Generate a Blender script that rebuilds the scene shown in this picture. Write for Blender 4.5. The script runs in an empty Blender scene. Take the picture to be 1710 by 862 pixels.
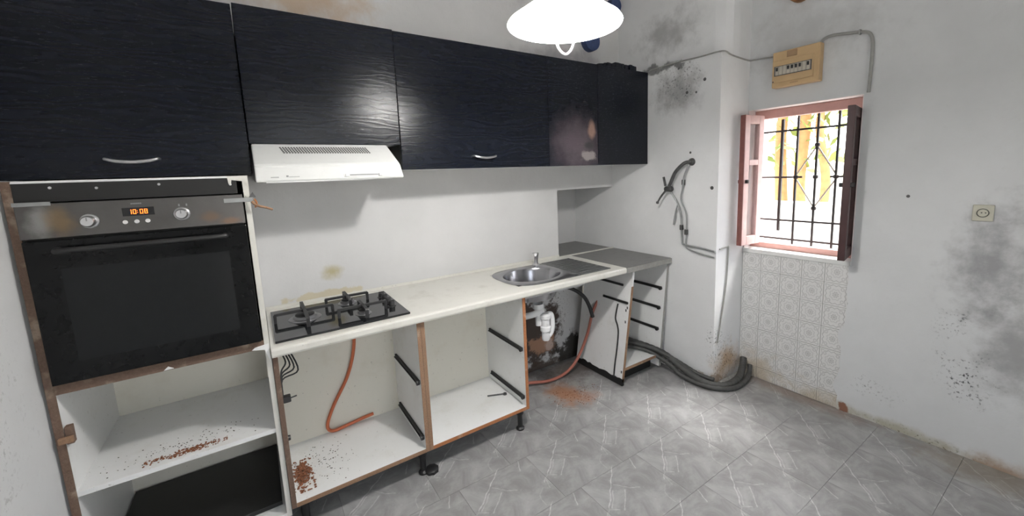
import bpy, bmesh, math, random
from mathutils import Vector, Matrix
random.seed(7)
C = bpy.context.scene.collection
scene = bpy.context.scene

# ------------------------------------------------------------------ camera
F, CAM = 679.77, Vector((0.0046, -2.4406, 1.4964))
YAW, PITCH, ROLL = 0.6012, -0.1421, -0.0357
fw = Vector((math.sin(YAW)*math.cos(PITCH), math.cos(YAW)*math.cos(PITCH), math.sin(PITCH)))
rt = Vector((math.cos(YAW), -math.sin(YAW), 0)); up = rt.cross(fw)
r2 = rt*math.cos(ROLL)+up*math.sin(ROLL); u2 = -rt*math.sin(ROLL)+up*math.cos(ROLL)
cam_d = bpy.data.cameras.new('camera'); cam = bpy.data.objects.new('camera', cam_d); C.objects.link(cam)
cam_d.sensor_fit = 'HORIZONTAL'; cam_d.sensor_width = 36; cam_d.lens = F/1710*36
cam_d.shift_x = -36.37/1710; cam_d.shift_y = -43.74/1710; cam_d.clip_start = .02
cam.matrix_world = Matrix(((r2.x, u2.x, -fw.x, CAM.x), (r2.y, u2.y, -fw.y, CAM.y), (r2.z, u2.z, -fw.z, CAM.z), (0, 0, 0, 1)))
scene.camera = cam

# ------------------------------------------------------------------ sky, sun, exposure
vs = scene.view_settings
vs.view_transform = 'Standard'; vs.look = 'None'; vs.gamma = 1; vs.use_curve_mapping = False
vs.exposure = -0.35
SKY, SUN, BULB, SHADE = 1.9, 20.0, 1150.0, 26.0
w = bpy.data.worlds.new('sky'); scene.world = w; w.use_nodes = True
wn = w.node_tree.nodes; wl = w.node_tree.links
st = wn.new('ShaderNodeTexSky'); st.sky_type = 'NISHITA'; st.sun_disc = False
st.sun_elevation = math.radians(61); st.sun_rotation = math.radians(90); st.dust_density = 2.5
hs = wn.new('ShaderNodeHueSaturation'); hs.inputs['Saturation'].default_value = .35   # milky, hazy sky
wl.new(st.outputs[0], hs.inputs['Color']); wl.new(hs.outputs[0], wn['Background'].inputs[0]); wn['Background'].inputs[1].default_value = SKY
sun_d = bpy.data.lights.new('sun', 'SUN'); sun_d.energy = SUN; sun_d.angle = math.radians(28); sun_d.color = (1, .98, .95)   # hazy, spread-out sun
sun = bpy.data.objects.new('sun', sun_d); C.objects.link(sun)
sun.rotation_euler = Vector((-.52, .28, -1)).to_track_quat('-Z', 'Y').to_euler(); sun.location = (0, 0, 6)

# ------------------------------------------------------------------ node helper
class G:
    def __init__(s, name, rough=.6, metallic=0., spec=.5):
        s.m = bpy.data.materials.new(name); s.m.use_nodes = True
        s.t = s.m.node_tree; s.b = s.t.nodes['Principled BSDF']
        s.b.inputs['Roughness'].default_value = rough; s.b.inputs['Metallic'].default_value = metallic
        s.b.inputs['Specular IOR Level'].default_value = spec
    def put(s, sock, v):
        if v is None: return
        if isinstance(v, bpy.types.NodeSocket): s.t.links.new(v, sock)
        elif isinstance(v, tuple) and len(v) == 3 and sock.type == 'RGBA': sock.default_value = (*v, 1)
        else: sock.default_value = v
    def new(s, ty, **kw):
        n = s.t.nodes.new(ty)
        for k, v in kw.items(): setattr(n, k, v)
        return n
    def math(s, op, a, b=None, c=None, clamp=False):
        n = s.new('ShaderNodeMath', operation=op, use_clamp=clamp)
        for i, v in enumerate((a, b, c)): s.put(n.inputs[i], v)
        return n.outputs[0]
    def vm(s, op, a, b=None, out=0):
        n = s.new('ShaderNodeVectorMath', operation=op)
        s.put(n.inputs[0], a); s.put(n.inputs[1], b)
        return n.outputs[out]
    def pos(s): return s.new('ShaderNodeNewGeometry').outputs['Position']
    def obj(s): return s.new('ShaderNodeTexCoord').outputs['Object']
    def sep(s, v):
        n = s.new('ShaderNodeSeparateXYZ'); s.put(n.inputs[0], v); return n.outputs
    def noise(s, v, scale, detail=4, rough=.55, dist=0.):
        n = s.new('ShaderNodeTexNoise'); s.put(n.inputs['Vector'], v)
        n.inputs['Scale'].default_value = scale; n.inputs['Detail'].default_value = detail
        n.inputs['Roughness'].default_value = rough; n.inputs['Distortion'].default_value = dist
        return n.outputs['Fac']
    def smooth(s, x, lo, hi, a=0., b=1.):
        n = s.new('ShaderNodeMapRange', interpolation_type='SMOOTHSTEP')
        s.put(n.inputs[0], x); s.put(n.inputs[1], lo); s.put(n.inputs[2], hi); s.put(n.inputs[3], a); s.put(n.inputs[4], b)
        return n.outputs[0]
    def mix(s, f, a, b):
        n = s.new('ShaderNodeMix', data_type='RGBA'); s.put(n.inputs[0], f); s.put(n.inputs[6], a); s.put(n.inputs[7], b)
        return n.outputs[2]
    def bump(s, h, strength=.3, dist=.01):
        n = s.new('ShaderNodeBump'); s.put(n.inputs['Height'], h)
        n.inputs['Strength'].default_value = strength; n.inputs['Distance'].default_value = dist
        s.t.links.new(n.outputs[0], s.b.inputs['Normal'])
    def color(s, c): s.put(s.b.inputs['Base Color'], c)
    def blob(s, p, c, r, nz, amt=.9, lo=.25, hi=.75):
        """mask of a stain with a ragged outline: centre c, radii r, nz a noise value"""
        d = s.vm('LENGTH', s.vm('DIVIDE', s.vm('SUBTRACT', p, c), r), out=1)
        v = s.math('ADD', s.math('SUBTRACT', 1, d), s.math('MULTIPLY', s.math('SUBTRACT', nz, .5), amt*2))
        return s.smooth(v, lo, hi)

def plain(name, col, rough=.5, metallic=0., var=.08, scale=30., bump=0., spec=.5):
    g = G(name, rough, metallic, spec); n = g.noise(g.obj(), scale, 5)
    dark = tuple(c*(1-var*2) for c in col); lite = tuple(min(1, c*(1+var)) for c in col)
    g.color(g.mix(n, dark, lite))
    if bump: g.bump(n, bump, .004)
    return g.m

def glow(name, col, strength):
    g = G(name); g.color((0, 0, 0)); g.put(g.b.inputs['Emission Color'], col); g.b.inputs['Emission Strength'].default_value = strength
    return g.m

# plaster of the walls, with its mould and stains (each with a place and shape of its own)
def plaster(name, base=(.70, .705, .71), stains=(), tint=None):
    g = G(name, .85, spec=.2); p = g.pos()
    n1 = g.noise(p, 2.3, 6, .6); n2 = g.noise(p, 9, 7, .65); n3 = g.noise(p, 38, 5, .6); n4 = g.noise(p, 75, 4, .6)
    c = g.mix(g.smooth(n1, .35, .7), tuple(v*.93 for v in base), base)
    c = g.mix(g.math('MULTIPLY', g.smooth(n3, .62, .75), .12), c, (.45, .44, .42))
    for cen, rad, col, op, kind in stains:
        if kind == 'speck':
            m = g.math('MULTIPLY', g.blob(p, cen, rad, n2, 1.0, .0, .9), g.smooth(n4, .56, .66))
        elif kind == 'soft': m = g.blob(p, cen, rad, n2, .9, .0, 1.)
        else: m = g.blob(p, cen, rad, n2, 1.2, .2, .5)
        c = g.mix(g.math('MULTIPLY', m, op), c, col)
    g.color(c)
    g.bump(g.math('ADD', g.math('MULTIPLY', n1, .9), g.math('MULTIPLY', n3, .12)), .35, .02)
    return g.m

GREY, DARK, BROWN, RUST = (.30, .30, .30), (.07, .07, .075), (.30, .22, .15), (.36, .17, .09)
M = {}
M['wall_back'] = plaster('plaster_back', (.66, .66, .66), [
    ((.36, 0, 2.42), (.45, .3, .22), (.52, .41, .31), .95, 'soft'),
    ((.33, 0, 1.0), (.07, .1, .05), (.42, .36, .16), .8, 'soft'),
    ((.3, 0, .88), (.3, .1, .035), (.55, .48, .30), .7, 'hard'),
    ((1.62, 0, .30), (.40, .2, .42), (.075, .055, .045), .97, 'hard'),
    ((1.72, 0, .20), (.16, .2, .12), (.46, .27, .18), .9, 'hard'), ((1.78, 0, .17), (.06, .2, .06), (.62, .48, .42), .9, 'hard'),
    ((1.66, 0, .0), (.5, .2, .10), (.10, .075, .06), .95, 'hard'),
    ((1.84, 0, .45), (.22, .2, .36), (.07, .055, .045), 1., 'speck'),
    ((2.0, 0, 2.33), (.55, .2, .1), (.30, .29, .32), .7, 'soft'), ((2.0, 0, .05), (.20, .2, .24), (.05, .045, .04), .97, 'hard')])
M['wall_right'] = plaster('plaster_right', (.80, .805, .81), [
    ((2.5, -.62, 2.02), (.2, .25, .22), (.25, .25, .25), .75, 'soft'),
    ((2.5, -.45, 2.22), (.2, .38, .06), (.12, .12, .12), .8, 'hard'),
    ((2.55, -.48, 2.45), (.2, .35, .2), GREY, .7, 'soft'),
    ((2.5, -.62, 2.10), (.2, .25, .2), DARK, .9, 'speck'),
    ((2.5, -.95, .25), (.2, .09, .2), DARK, .9, 'speck'),
    ((2.66, -.94, .12), (.25, .1, .19), (.52, .36, .22), .9, 'soft'),
    ((2.66, -.94, .12), (.25, .1, .24), (.10, .07, .05), .9, 'speck'),
    ((2.5, -.93, .02), (.1, .3, .06), (.3, .22, .15), .7, 'hard')])
M['wall_window'] = plaster('plaster_window', (.66, .67, .675), [
    ((2.82, -2.12, .98), (.3, .20, .36), (.24, .24, .245), .8, 'soft'),
    ((2.82, -2.22, .62), (.3, .2, .35), (.26, .26, .26), .75, 'soft'),
    ((2.82, -2.08, .40), (.3, .14, .18), DARK, 1., 'speck'),
    ((2.82, -2.02, .66), (.3, .10, .12), DARK, .7, 'speck'),
    ((2.82, -1.72, .20), (.3, .20, .10), (.30, .30, .30), .8, 'speck'),
    ((2.82, -1.85, .01), (.3, .6, .06), (.34, .31, .20), .7, 'soft'), ((2.82, -1.9, .01), (.3, .6, .05), (.12, .11, .07), .8, 'speck'),
    ((2.82, -2.25, .0), (.3, .25, .08), (.34, .22, .14), .8, 'soft'),
    ((2.82, -1.595, .015), (.3, .03, .045), (.22, .10, .06), .95, 'hard'),
    ((2.82, -1.25, 2.25), (.3, .5, .3), (.42, .42, .42), .6, 'soft')])
M['wall_left'] = plaster('plaster_left', (.66, .665, .67), [((-.61, -.9, .9), (.3, .3, .4), (.35, .35, .35), .6, 'speck')])
M['wall_plain'] = plaster('plaster_plain', (.74, .74, .735))
M['reveal'] = plaster('plaster_reveal', (.92, .84, .83))  # pale pink is light bounced off the window wood, put into the colour

def laminate(name, base, dirt, amt=.5, sc=6.):
    g = G(name, .38); p = g.pos(); n = g.noise(p, sc, 7, .65); n2 = g.noise(p, 60, 4)
    c = g.mix(g.math('MULTIPLY', g.smooth(n, .5, .75), amt), base, dirt)
    c = g.mix(g.math('MULTIPLY', g.smooth(n2, .66, .72), .35), c, (.25, .22, .18))
    g.color(c); g.bump(n2, .05, .002); return g.m
M['white_board'] = laminate('white_melamine', (.85, .855, .85), (.66, .64, .58), .35)
M['cream_board'] = laminate('cream_back_board', (.80, .77, .68), (.66, .60, .48), .5, 4.)
M['counter'] = laminate('cream_stone_laminate', (.69, .68, .63), (.50, .48, .42), .55, 9.)
M['dark_slab'] = laminate('bare_grey_worktop', (.17, .17, .165), (.09, .09, .09), .6, 14.)

def chipboard(name, base=(.30, .18, .11)):
    g = G(name, .8); p = g.pos(); n = g.noise(p, 120, 5, .7); n2 = g.noise(p, 9, 5)
    c = g.mix(n, tuple(v*.45 for v in base), tuple(v*1.5 for v in base))
    g.color(g.mix(g.math('MULTIPLY', g.smooth(n2, .55, .7), .6), c, (.55, .46, .36))); g.bump(n, .6, .004); return g.m
M['chipboard'] = chipboard('raw_chipboard_edge')
M['rusty_edge'] = chipboard('reddish_chipboard_edge', (.42, .17, .07))
M['brown_edge'] = chipboard('dark_brown_edge', (.17, .11, .08))

def black_wood(name, col, worn=False):
    g = G(name, .25, spec=.33); p = g.pos(); s = g.sep(p)
    q = g.new('ShaderNodeCombineXYZ'); g.put(q.inputs[0], g.math('MULTIPLY', s[0], 1.6)); g.put(q.inputs[1], s[1]); g.put(q.inputs[2], g.math('MULTIPLY', s[2], 9.))
    warp = g.noise(q.outputs[0], 1.5, 3, .5)
    wv = g.math('SINE', g.math('ADD', g.math('MULTIPLY', s[2], 230.), g.math('MULTIPLY', warp, 46.)))
    fine = g.noise(q.outputs[0], 26, 5, .7)
    c = g.mix(g.smooth(wv, -.4, 1.), col, tuple(v*1.3+.0006 for v in col))
    if worn:
        n = g.noise(p, 11, 6, .65)
        m = g.blob(p, (1.79, -.39, 1.68), (.29, .2, .27), n, .35, .0, .9)
        c = g.mix(g.math('MULTIPLY', m, .75), c, (.15, .12, .14))
        m = g.blob(p, (1.92, -.39, 1.77), (.055, .2, .10), n, .3, .2, .7)
        c = g.mix(m, c, (.33, .21, .17))
        m = g.blob(p, (1.90, -.39, 1.67), (.075, .2, .04), n, .3, .2, .7)
        c = g.mix(m, c, (.05, .05, .055))
        m = g.blob(p, (1.88, -.39, 1.60), (.11, .2, .05), n, .9, .2, .6)
        c = g.mix(m, c, (.30, .27, .27))
    g.color(c); g.bump(g.math('ADD', g.math('MULTIPLY', wv, .45), fine), .09, .002)
    g.put(g.b.inputs['Roughness'], g.smooth(fine, .2, .8, .17, .30)); return g.m
M['black_wood'] = black_wood('black_stained_oak', (.0050, .0068, .0125))
M['black_wood_worn'] = black_wood('worn_black_oak', (.0050, .0068, .0125), True)
M['white_enamel'] = plain('white_enamel', (.74, .75, .735), .3, var=.03)
M['grey_print'] = plain('grey_print', (.30, .31, .31), .5)
M['dark_slot'] = plain('dark_slot', (.09, .09, .09), .7)
M['chrome'] = plain('brushed_chrome', (.72, .72, .73), .28, 1., .05, 80)
M['sink_steel'] = plain('sink_steel', (.40, .40, .42), .22, 1., .1, 25)
M['drainer_steel'] = plain('dull_drainer_steel', (.20, .205, .205), .45, .7, .25, 22)
M['black_glass'] = plain('black_glass', (.012, .013, .015), .06, var=.05)
M['oven_glass'] = plain('oven_door_glass', (.006, .0065, .007), .14, var=.1, spec=.22)
M['oven_inner'] = plain('oven_window_glass', (.010, .011, .012), .25, var=.1, spec=.25)
M['black_plastic'] = plain('black_plastic', (.018, .018, .019), .45, var=.15)
M['black_board'] = plain('black_board', (.012, .012, .012), .5, var=.15)
M['cast_iron'] = plain('cast_iron', (.02, .02, .021), .5, var=.2, bump=.2)
M['burner_metal'] = plain('burner_alloy', (.28, .28, .29), .4, .8)
M['white_plastic'] = plain('white_plastic', (.80, .80, .80), .35, var=.03)
M['orange_rubber'] = plain('orange_rubber_hose', (.60, .16, .07), .5)
M['red_rubber'] = plain('dull_red_hose', (.40, .14, .10), .5)
M['black_rubber'] = plain('black_rubber', (.03, .03, .03), .55, var=.2)
M['grey_conduit'] = plain('grey_corrugated_pipe', (.075, .075, .072), .6, var=.25)
M['painted_cable'] = plain('grey_painted_cable', (.33, .33, .31), .7, var=.15)
M['lead_pipe'] = plain('lead_grey_pipe', (.35, .36, .36), .5, .5, .15)
M['old_tap'] = plain('tarnished_tap_metal', (.12, .12, .12), .4, .6, .3)
M['tan_plastic'] = plain('yellowed_plastic', (.55, .38, .20), .45, var=.08, scale=14)
M['tan_dark'] = plain('yellowed_plastic_label', (.33, .21, .11), .5)
M['breaker'] = plain('breaker_grey', (.50, .47, .40), .5)
M['socket_plastic'] = plain('ivory_socket_plastic', (.52, .51, .42), .4)
M['socket_shade'] = plain('socket_recess_shade', (.10, .10, .085), .5)  # dark tone stands for the shade inside the socket recess
M['backlit_wood'] = plain('backlit_red_window_wood', (.055, .02, .02), .45, var=.25, scale=20, bump=.2)  # backlit side of the red-brown casement wood, its shade put into the colour
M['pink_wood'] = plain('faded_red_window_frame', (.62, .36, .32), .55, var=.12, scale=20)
M['lit_casement'] = plain('lit_red_casement_wood', (.66, .45, .43), .5, var=.15, scale=20)  # same casement wood lightened, the strong window light put into the colour
M['casement_edge'] = plain('reddish_casement_edge', (.22, .08, .07), .5, var=.2)
M['iron'] = plain('black_wrought_iron', (.022, .02, .02), .55, var=.2)
M['pale_iron'] = plain('sunlit_pale_iron', (.45, .43, .38), .55, var=.2)  # sunlight on the iron bars put into a paler colour
M['log'] = plain('log_end_wood', (.36, .17, .06), .7, var=.3, scale=40, bump=.3)
M['flare_log'] = plain('flare_tinted_log', (.05, .08, .20), .6, var=.3, scale=40)  # wood is brown; the blue is lens flare put into the colour
M['rust_dirt'] = plain('rust_crumbs', (.30, .12, .06), .95, var=.35, scale=90)
M['dark_dirt'] = plain('dark_crumbs', (.08, .06, .05), .95, var=.3, scale=90)
M['led'] = glow('orange_led', (1., .16, .02), 6.)
M['bark'] = plain('ochre_bark', (.36, .20, .08), .9, var=.25, scale=12, bump=.6)
M['leaf'] = plain('yellow_green_leaves', (.22, .27, .05), .7, var=.4, scale=3)
M['ground'] = plain('pale_dry_ground', (.84, .80, .72), .95, var=.15, scale=4)
M['garden_wall'] = plain('whitewashed_garden_wall', (.80, .78, .72), .9, var=.08, scale=5)

# stained brushed steel of the oven's control panel
g = G('stained_brushed_steel', .34, .85); p = g.pos(); n = g.noise(p, 16, 6, .65); c = g.mix(n, (.105, .10, .097), (.16, .155, .15))
for cen, rad, col, op in [((-.53, -.57, 1.40), (.05, .1, .07), (.34, .34, .33), .9), ((-.49, -.57, 1.40), (.055, .1, .07), (.26, .18, .10), .75),
                          ((-.12, -.57, 1.385), (.05, .1, .03), (.22, .14, .09), .6), ((-.07, -.57, 1.365), (.05, .1, .02), (.24, .15, .10), .7)]:
    c = g.mix(g.math('MULTIPLY', g.blob(p, cen, rad, n, .5, .1, .8), op), c, col)
g.color(c); M['panel_steel'] = g.m

# clear glass
g = G('window_glass', .02); g.color((.92, .95, .95)); g.b.inputs['Transmission Weight'].default_value = 1; g.b.inputs['IOR'].default_value = 1.1
M['glass'] = g.m
# opal lamp shade
g = G('opal_shade', .35); g.color((.9, .9, .9))
tr = g.new('ShaderNodeBsdfTranslucent'); tr.inputs[0].default_value = (.95, .95, .95, 1)
mx = g.new('ShaderNodeMixShader'); mx.inputs[0].default_value = .55
g.t.links.new(g.b.outputs[0], mx.inputs[1]); g.t.links.new(tr.outputs[0], mx.inputs[2])
g.put(g.b.inputs['Emission Color'], (1., .98, .95)); g.b.inputs['Emission Strength'].default_value = SHADE*2   # the lit opal glass glows
g.t.links.new(mx.outputs[0], g.t.nodes['Material Output'].inputs[0]); M['opal'] = g.m
M['bulb'] = glow('lit_bulb', (1., .97, .93), BULB)

# floor tile: grey marble print, the same print on every tile (object coordinates)
SEGS = [(.031,.183,-.043,.119,1.),(.124,-.155,.05,-.219,1.),(-.043,.119,-.089,.073,1.),(-.089,.073,-.18,-.005,1.),(-.18,-.005,-.22,-.033,.9),(.205,-.005,.165,-.033,.9),
        (-.085,.062,-.166,-.012,.6),(-.057,.089,-.009,.028,.5),(-.009,.028,.032,.002,.7),(-.034,.032,-.085,-.014,.6),(-.085,-.014,-.126,-.045,.7),(-.182,.001,-.142,-.033,.5),
        (.147,.183,.111,.099,.8),(.209,.01,.18,-.034,.6),(.18,-.034,.17,-.077,.5),(-.011,.159,-.101,.173,.35),(.082,-.179,-.008,-.165,.35),
        (.091,-.152,.099,-.089,.45),(.099,-.089,.138,-.058,.4)]
def floor_tile_mat():
    g = G('grey_marble_tile', .36, spec=.4); o = g.obj(); p = g.pos()
    wn_ = g.new('ShaderNodeTexNoise'); g.put(wn_.inputs['Vector'], o); wn_.inputs['Scale'].default_value = 22; wn_.inputs['Detail'].default_value = 3
    q = g.vm('ADD', o, g.vm('SCALE', g.vm('SUBTRACT', wn_.outputs['Color'], (.5, .5, .5)))); q.node.inputs[1].links[0].from_node.inputs['Scale'].default_value = .018
    n1 = g.noise(o, 7, 6, .65, .6); n2 = g.noise(o, 30, 5, .65)
    veins = None
    for x0, y0, x1, y1, wgt in SEGS:
        ab = Vector((x1-x0, y1-y0, 0)); L2 = ab.length_squared
        ap = g.vm('SUBTRACT', q, (x0, y0, .0))
        t = g.math('DIVIDE', g.vm('DOT_PRODUCT', ap, tuple(ab), out=1), L2, clamp=True)
        sc = g.new('ShaderNodeVectorMath', operation='SCALE'); sc.inputs[0].default_value = tuple(ab); g.put(sc.inputs['Scale'], t)
        dv = g.vm('MULTIPLY', g.vm('SUBTRACT', ap, sc.outputs[0]), (1, 1, 0))
        d = g.vm('LENGTH', dv, out=1)
        v = g.math('MULTIPLY', g.smooth(d, .0006, .0042, 1., 0.), wgt)
        veins = v if veins is None else g.math('MAXIMUM', veins, v)
    c = g.mix(g.smooth(n1, .3, .72), (.255, .253, .25), (.41, .41, .41))
    c = g.mix(g.math('MULTIPLY', g.smooth(n2, .6, .8), .4), c, (.58, .58, .58))
    c = g.mix(g.math('MULTIPLY', veins, g.smooth(n2, .35, .65, .15, .62)), c, (.80, .80, .80))
    # rust dust spilt below the sink, brown patches along the window wall
    nn = g.noise(p, 14, 6, .65)
    for cen, rad, col, op in [((1.62, -.40, 0), (.16, .24, .3), (.42, .20, .10), .85), ((1.72, -.52, 0), (.12, .10, .3), (.42, .22, .13), .5),
                              ((2.80, -1.35, 0), (.13, .6, .3), (.24, .16, .11), .55), ((2.75, -2.2, 0), (.2, .4, .3), (.22, .17, .11), .5),
                              ((1.9, -.15, 0), (.5, .25, .3), (.10, .08, .07), .8)]:
        c = g.mix(g.math('MULTIPLY', g.blob(p, cen, rad, nn, .7, .05, .8), op), c, col)
    g.color(c); g.put(g.b.inputs['Roughness'], g.smooth(n2, .2, .8, .30, .48)); g.bump(n1, .06, .003); return g.m
M['floor_tile'] = floor_tile_mat()
M['grout'] = plain('dark_grout', (.06, .055, .05), .9)

# wall tile: pale grey with a printed rosette in a scalloped frame
def wall_tile_mat():
    g = G('printed_wall_tile', .22); o = g.obj(); s = g.sep(o); p = g.pos()
    u = g.math('MULTIPLY', s[1], 1/.0625); v = g.math('MULTIPLY', s[2], 1/.0695)
    r = g.math('SQRT', g.math('ADD', g.math('MULTIPLY', u, u), g.math('MULTIPLY', v, v)))
    a = g.math('ARCTAN2', v, u)
    def ring(x, c0, wd): return g.smooth(g.math('ABSOLUTE', g.math('SUBTRACT', x, c0)), wd*.4, wd, 1., 0.)
    petal = g.math('ADD', r, g.math('MULTIPLY', g.math('COSINE', g.math('MULTIPLY', a, 8)), .045))
    sq = g.math('MAXIMUM', g.math('ABSOLUTE', u), g.math('ABSOLUTE', v))
    scal = g.math('ADD', sq, g.math('MULTIPLY', g.math('COSINE', g.math('MULTIPLY', a, 12)), .05))
    lines = g.math('MAXIMUM', ring(petal, .20, .07), g.math('MULTIPLY', ring(petal, .45, .07), .55))
    lines = g.math('MAXIMUM', lines, ring(scal, .80, .06))
    lines = g.math('MAXIMUM', lines, g.smooth(r, .06, .14, 1., 0.))
    du = g.math('SUBTRACT', g.math('ABSOLUTE', u), .55); dv = g.math('SUBTRACT', g.math('ABSOLUTE', v), .55)
    rr = g.math('SQRT', g.math('ADD', g.math('MULTIPLY', du, du), g.math('MULTIPLY', dv, dv)))
    lines = g.math('MAXIMUM', lines, g.math('MULTIPLY', ring(rr, .12, .06), .8))
    n = g.noise(p, 9, 5, .6)
    c = g.mix(g.math('MULTIPLY', lines, .6), (.70, .70, .69), (.36, .36, .36))
    c = g.mix(g.math('MULTIPLY', g.blob(p, (2.82, -1.05, .03), (.2, .35, .22), n, .9, .05, .9), .6), c, (.48, .38, .24))
    c = g.mix(g.math('MULTIPLY', g.blob(p, (2.82, -1.45, .0), (.2, .3, .16), n, .9, .1, .9), .6), c, (.42, .34, .22))
    g.color(c); return g.m
M['wall_tile'] = wall_tile_mat()

# ------------------------------------------------------------------ mesh helpers
def link(name, me, mat, parent=None, loc=(0, 0, 0)):
    o = bpy.data.objects.new(name, me); C.objects.link(o)
    if mat: 
        if not me.materials: me.materials.append(M[mat] if isinstance(mat, str) else mat)
    o.location = loc
    if parent is not None:
        o.parent = parent
        off = Vector((0, 0, 0)); q = parent
        while q is not None: off += q.location; q = q.parent
        o.location = Vector(loc)-off
    return o
def finish(bm, name, mat, parent=None, smooth=False, keep=False):
    """one mesh object from world-space geometry, its origin at the centre of its bounds"""
    vs_ = [v.co for v in bm.verts]
    c = Vector([(min(v[i] for v in vs_)+max(v[i] for v in vs_))/2 for i in range(3)])
    bmesh.ops.translate(bm, vec=-c, verts=bm.verts)
    bmesh.ops.recalc_face_normals(bm, faces=bm.faces) if not keep else None
    me = bpy.data.meshes.new(name); bm.to_mesh(me); bm.free()
    if smooth:
        for f in me.polygons: f.use_smooth = True
        me.set_sharp_from_angle(angle=math.radians(40)) if hasattr(me, 'set_sharp_from_angle') else None
    return link(name, me, mat, parent, c)
def abox(bm, x0, x1, y0, y1, z0, z1, bev=0.):
    r = bmesh.ops.create_cube(bm, size=1)['verts']
    bmesh.ops.scale(bm, vec=(abs(x1-x0), abs(y1-y0), abs(z1-z0)), verts=r)
    bmesh.ops.translate(bm, vec=((x0+x1)/2, (y0+y1)/2, (z0+z1)/2), verts=r)
    if bev:
        es = list({e for v in r for e in v.link_edges})
        bmesh.ops.bevel(bm, geom=es, offset=bev, segments=2, affect='EDGES', profile=.5)
    return r
def box(name, x0, x1, y0, y1, z0, z1, mat, parent=None, bev=0.):
    bm = bmesh.new(); abox(bm, x0, x1, y0, y1, z0, z1, bev); return finish(bm, name, mat, parent)
def hexa(bm, pts):
    """a solid from 8 corners: bottom 4 then top 4, both counter-clockwise"""
    v = [bm.verts.new(p_) for p_ in pts]
    for f in ((0, 3, 2, 1), (4, 5, 6, 7), (0, 1, 5, 4), (1, 2, 6, 5), (2, 3, 7, 6), (3, 0, 4, 7)): bm.faces.new([v[i] for i in f])
def prism(bm, poly, d, axis=0):
    """extrude a closed polygon of points along vector d"""
    a = [bm.verts.new(p_) for p_ in poly]; b = [bm.verts.new(Vector(p_)+Vector(d)) for p_ in poly]
    bm.faces.new(a); bm.faces.new(b[::-1]); n = len(a)
    for i in range(n): bm.faces.new([a[i], b[i], b[(i+1) % n], a[(i+1) % n]])
def smooth_path(pts, k=6):
    P = [Vector(q) for q in pts]; out = []
    for i in range(len(P)-1):
        a, b, c, d = P[max(i-1, 0)], P[i], P[i+1], P[min(i+2, len(P)-1)]
        for j in range(k):
            t = j/k
            out.append(.5*((2*b)+(-a+c)*t+(2*a-5*b+4*c-d)*t*t+(-a+3*b-3*c+d)*t**3))
    out.append(P[-1]); return out
def atube(bm, path, r, seg=8, cap=True, ridge=None):
    prev = None; n = len(path); rings = []
    for i, q in enumerate(path):
        t = (path[min(i+1, n-1)]-path[max(i-1, 0)]).normalized()
        if prev is None:
            a = Vector((0, 0, 1)) if abs(t.z) < .9 else Vector((1, 0, 0)); u = t.cross(a).normalized()
        else: u = (prev-t*prev.dot(t)).normalized()
        prev = u; v = t.cross(u)
        rr = r(i/(n-1)) if callable(r) else r
        if ridge: rr *= ridge[i % len(ridge)]
        rings.append([bm.verts.new(q+(u*math.cos(6.28318*k/seg)+v*math.sin(6.28318*k/seg))*rr) for k in range(seg)])
    for A, B in zip(rings[:-1], rings[1:]):
        for k in range(seg): bm.faces.new([A[k], A[(k+1) % seg], B[(k+1) % seg], B[k]])
    if cap: bm.faces.new(rings[0][::-1]); bm.faces.new(rings[-1])
def tube(name, pts, r, mat, parent=None, k=6, seg=8, ridge=None):
    bm = bmesh.new(); atube(bm, smooth_path(pts, k) if k else [Vector(q) for q in pts], r, seg, True, ridge); return finish(bm, name, mat, parent, True)
def alathe(bm, prof, seg=32, c=(0, 0, 0), axis='Z', close=False):
    """revolve (r, h) pairs about an axis through c"""
    rings = []
    def P(r, h, a):
        x, y = r*math.cos(a), r*math.sin(a)
        q = {'Z': (x, y, h), 'Y': (x, h, y), 'X': (h, x, y)}[axis]
        return Vector(c)+Vector(q)
    for r, h in prof:
        rings.append([bm.verts.new(P(0, h, 0))] if r < 1e-6 else [bm.verts.new(P(r, h, 6.28318530718*k/seg)) for k in range(seg)])
    pairs = list(zip(rings[:-1], rings[1:])) + ([(rings[-1], rings[0])] if close else [])
    for A, B in pairs:
        for k in range(seg):
            a = [A[k % len(A)], A[(k+1) % len(A)], B[(k+1) % len(B)], B[k % len(B)]]
            f = []
            for v in a:
                if v not in f: f.append(v)
            if len(f) > 2: bm.faces.new(f)
def lathe(name, prof, mat, parent=None, seg=32, c=(0, 0, 0), axis='Z', close=False):
    bm = bmesh.new(); alathe(bm, prof, seg, c, axis, close); return finish(bm, name, mat, parent, True)
def copy_at(o, delta, parent):
    c = o.copy(); C.objects.link(c); c.parent = parent; c.location = o.location+Vector(delta); return c
def tag(o, label, cat, group=None, kind=None):
    o['label'] = label; o['category'] = cat
    if group: o['group'] = group
    if kind: o['kind'] = kind
    return o
def thing(name, loc, label, cat, group=None):
    o = bpy.data.objects.new(name, None); C.objects.link(o); o.location = loc; o.empty_display_size = .05
    return tag(o, label, cat, group)
def struct(o): o['kind'] = 'structure'; return o

# ------------------------------------------------------------------ the room
X1, XU, X2, YP = 2.489, 2.57, 2.823, -.942        # pier face, wall above the ledge, window wall, pier return
XL, YR, ZC = -.662, -4.3, 3.0
NX, NY, NZ = 1.905, .485, 1.365                    # niche: left end, back, lintel underside

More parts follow.
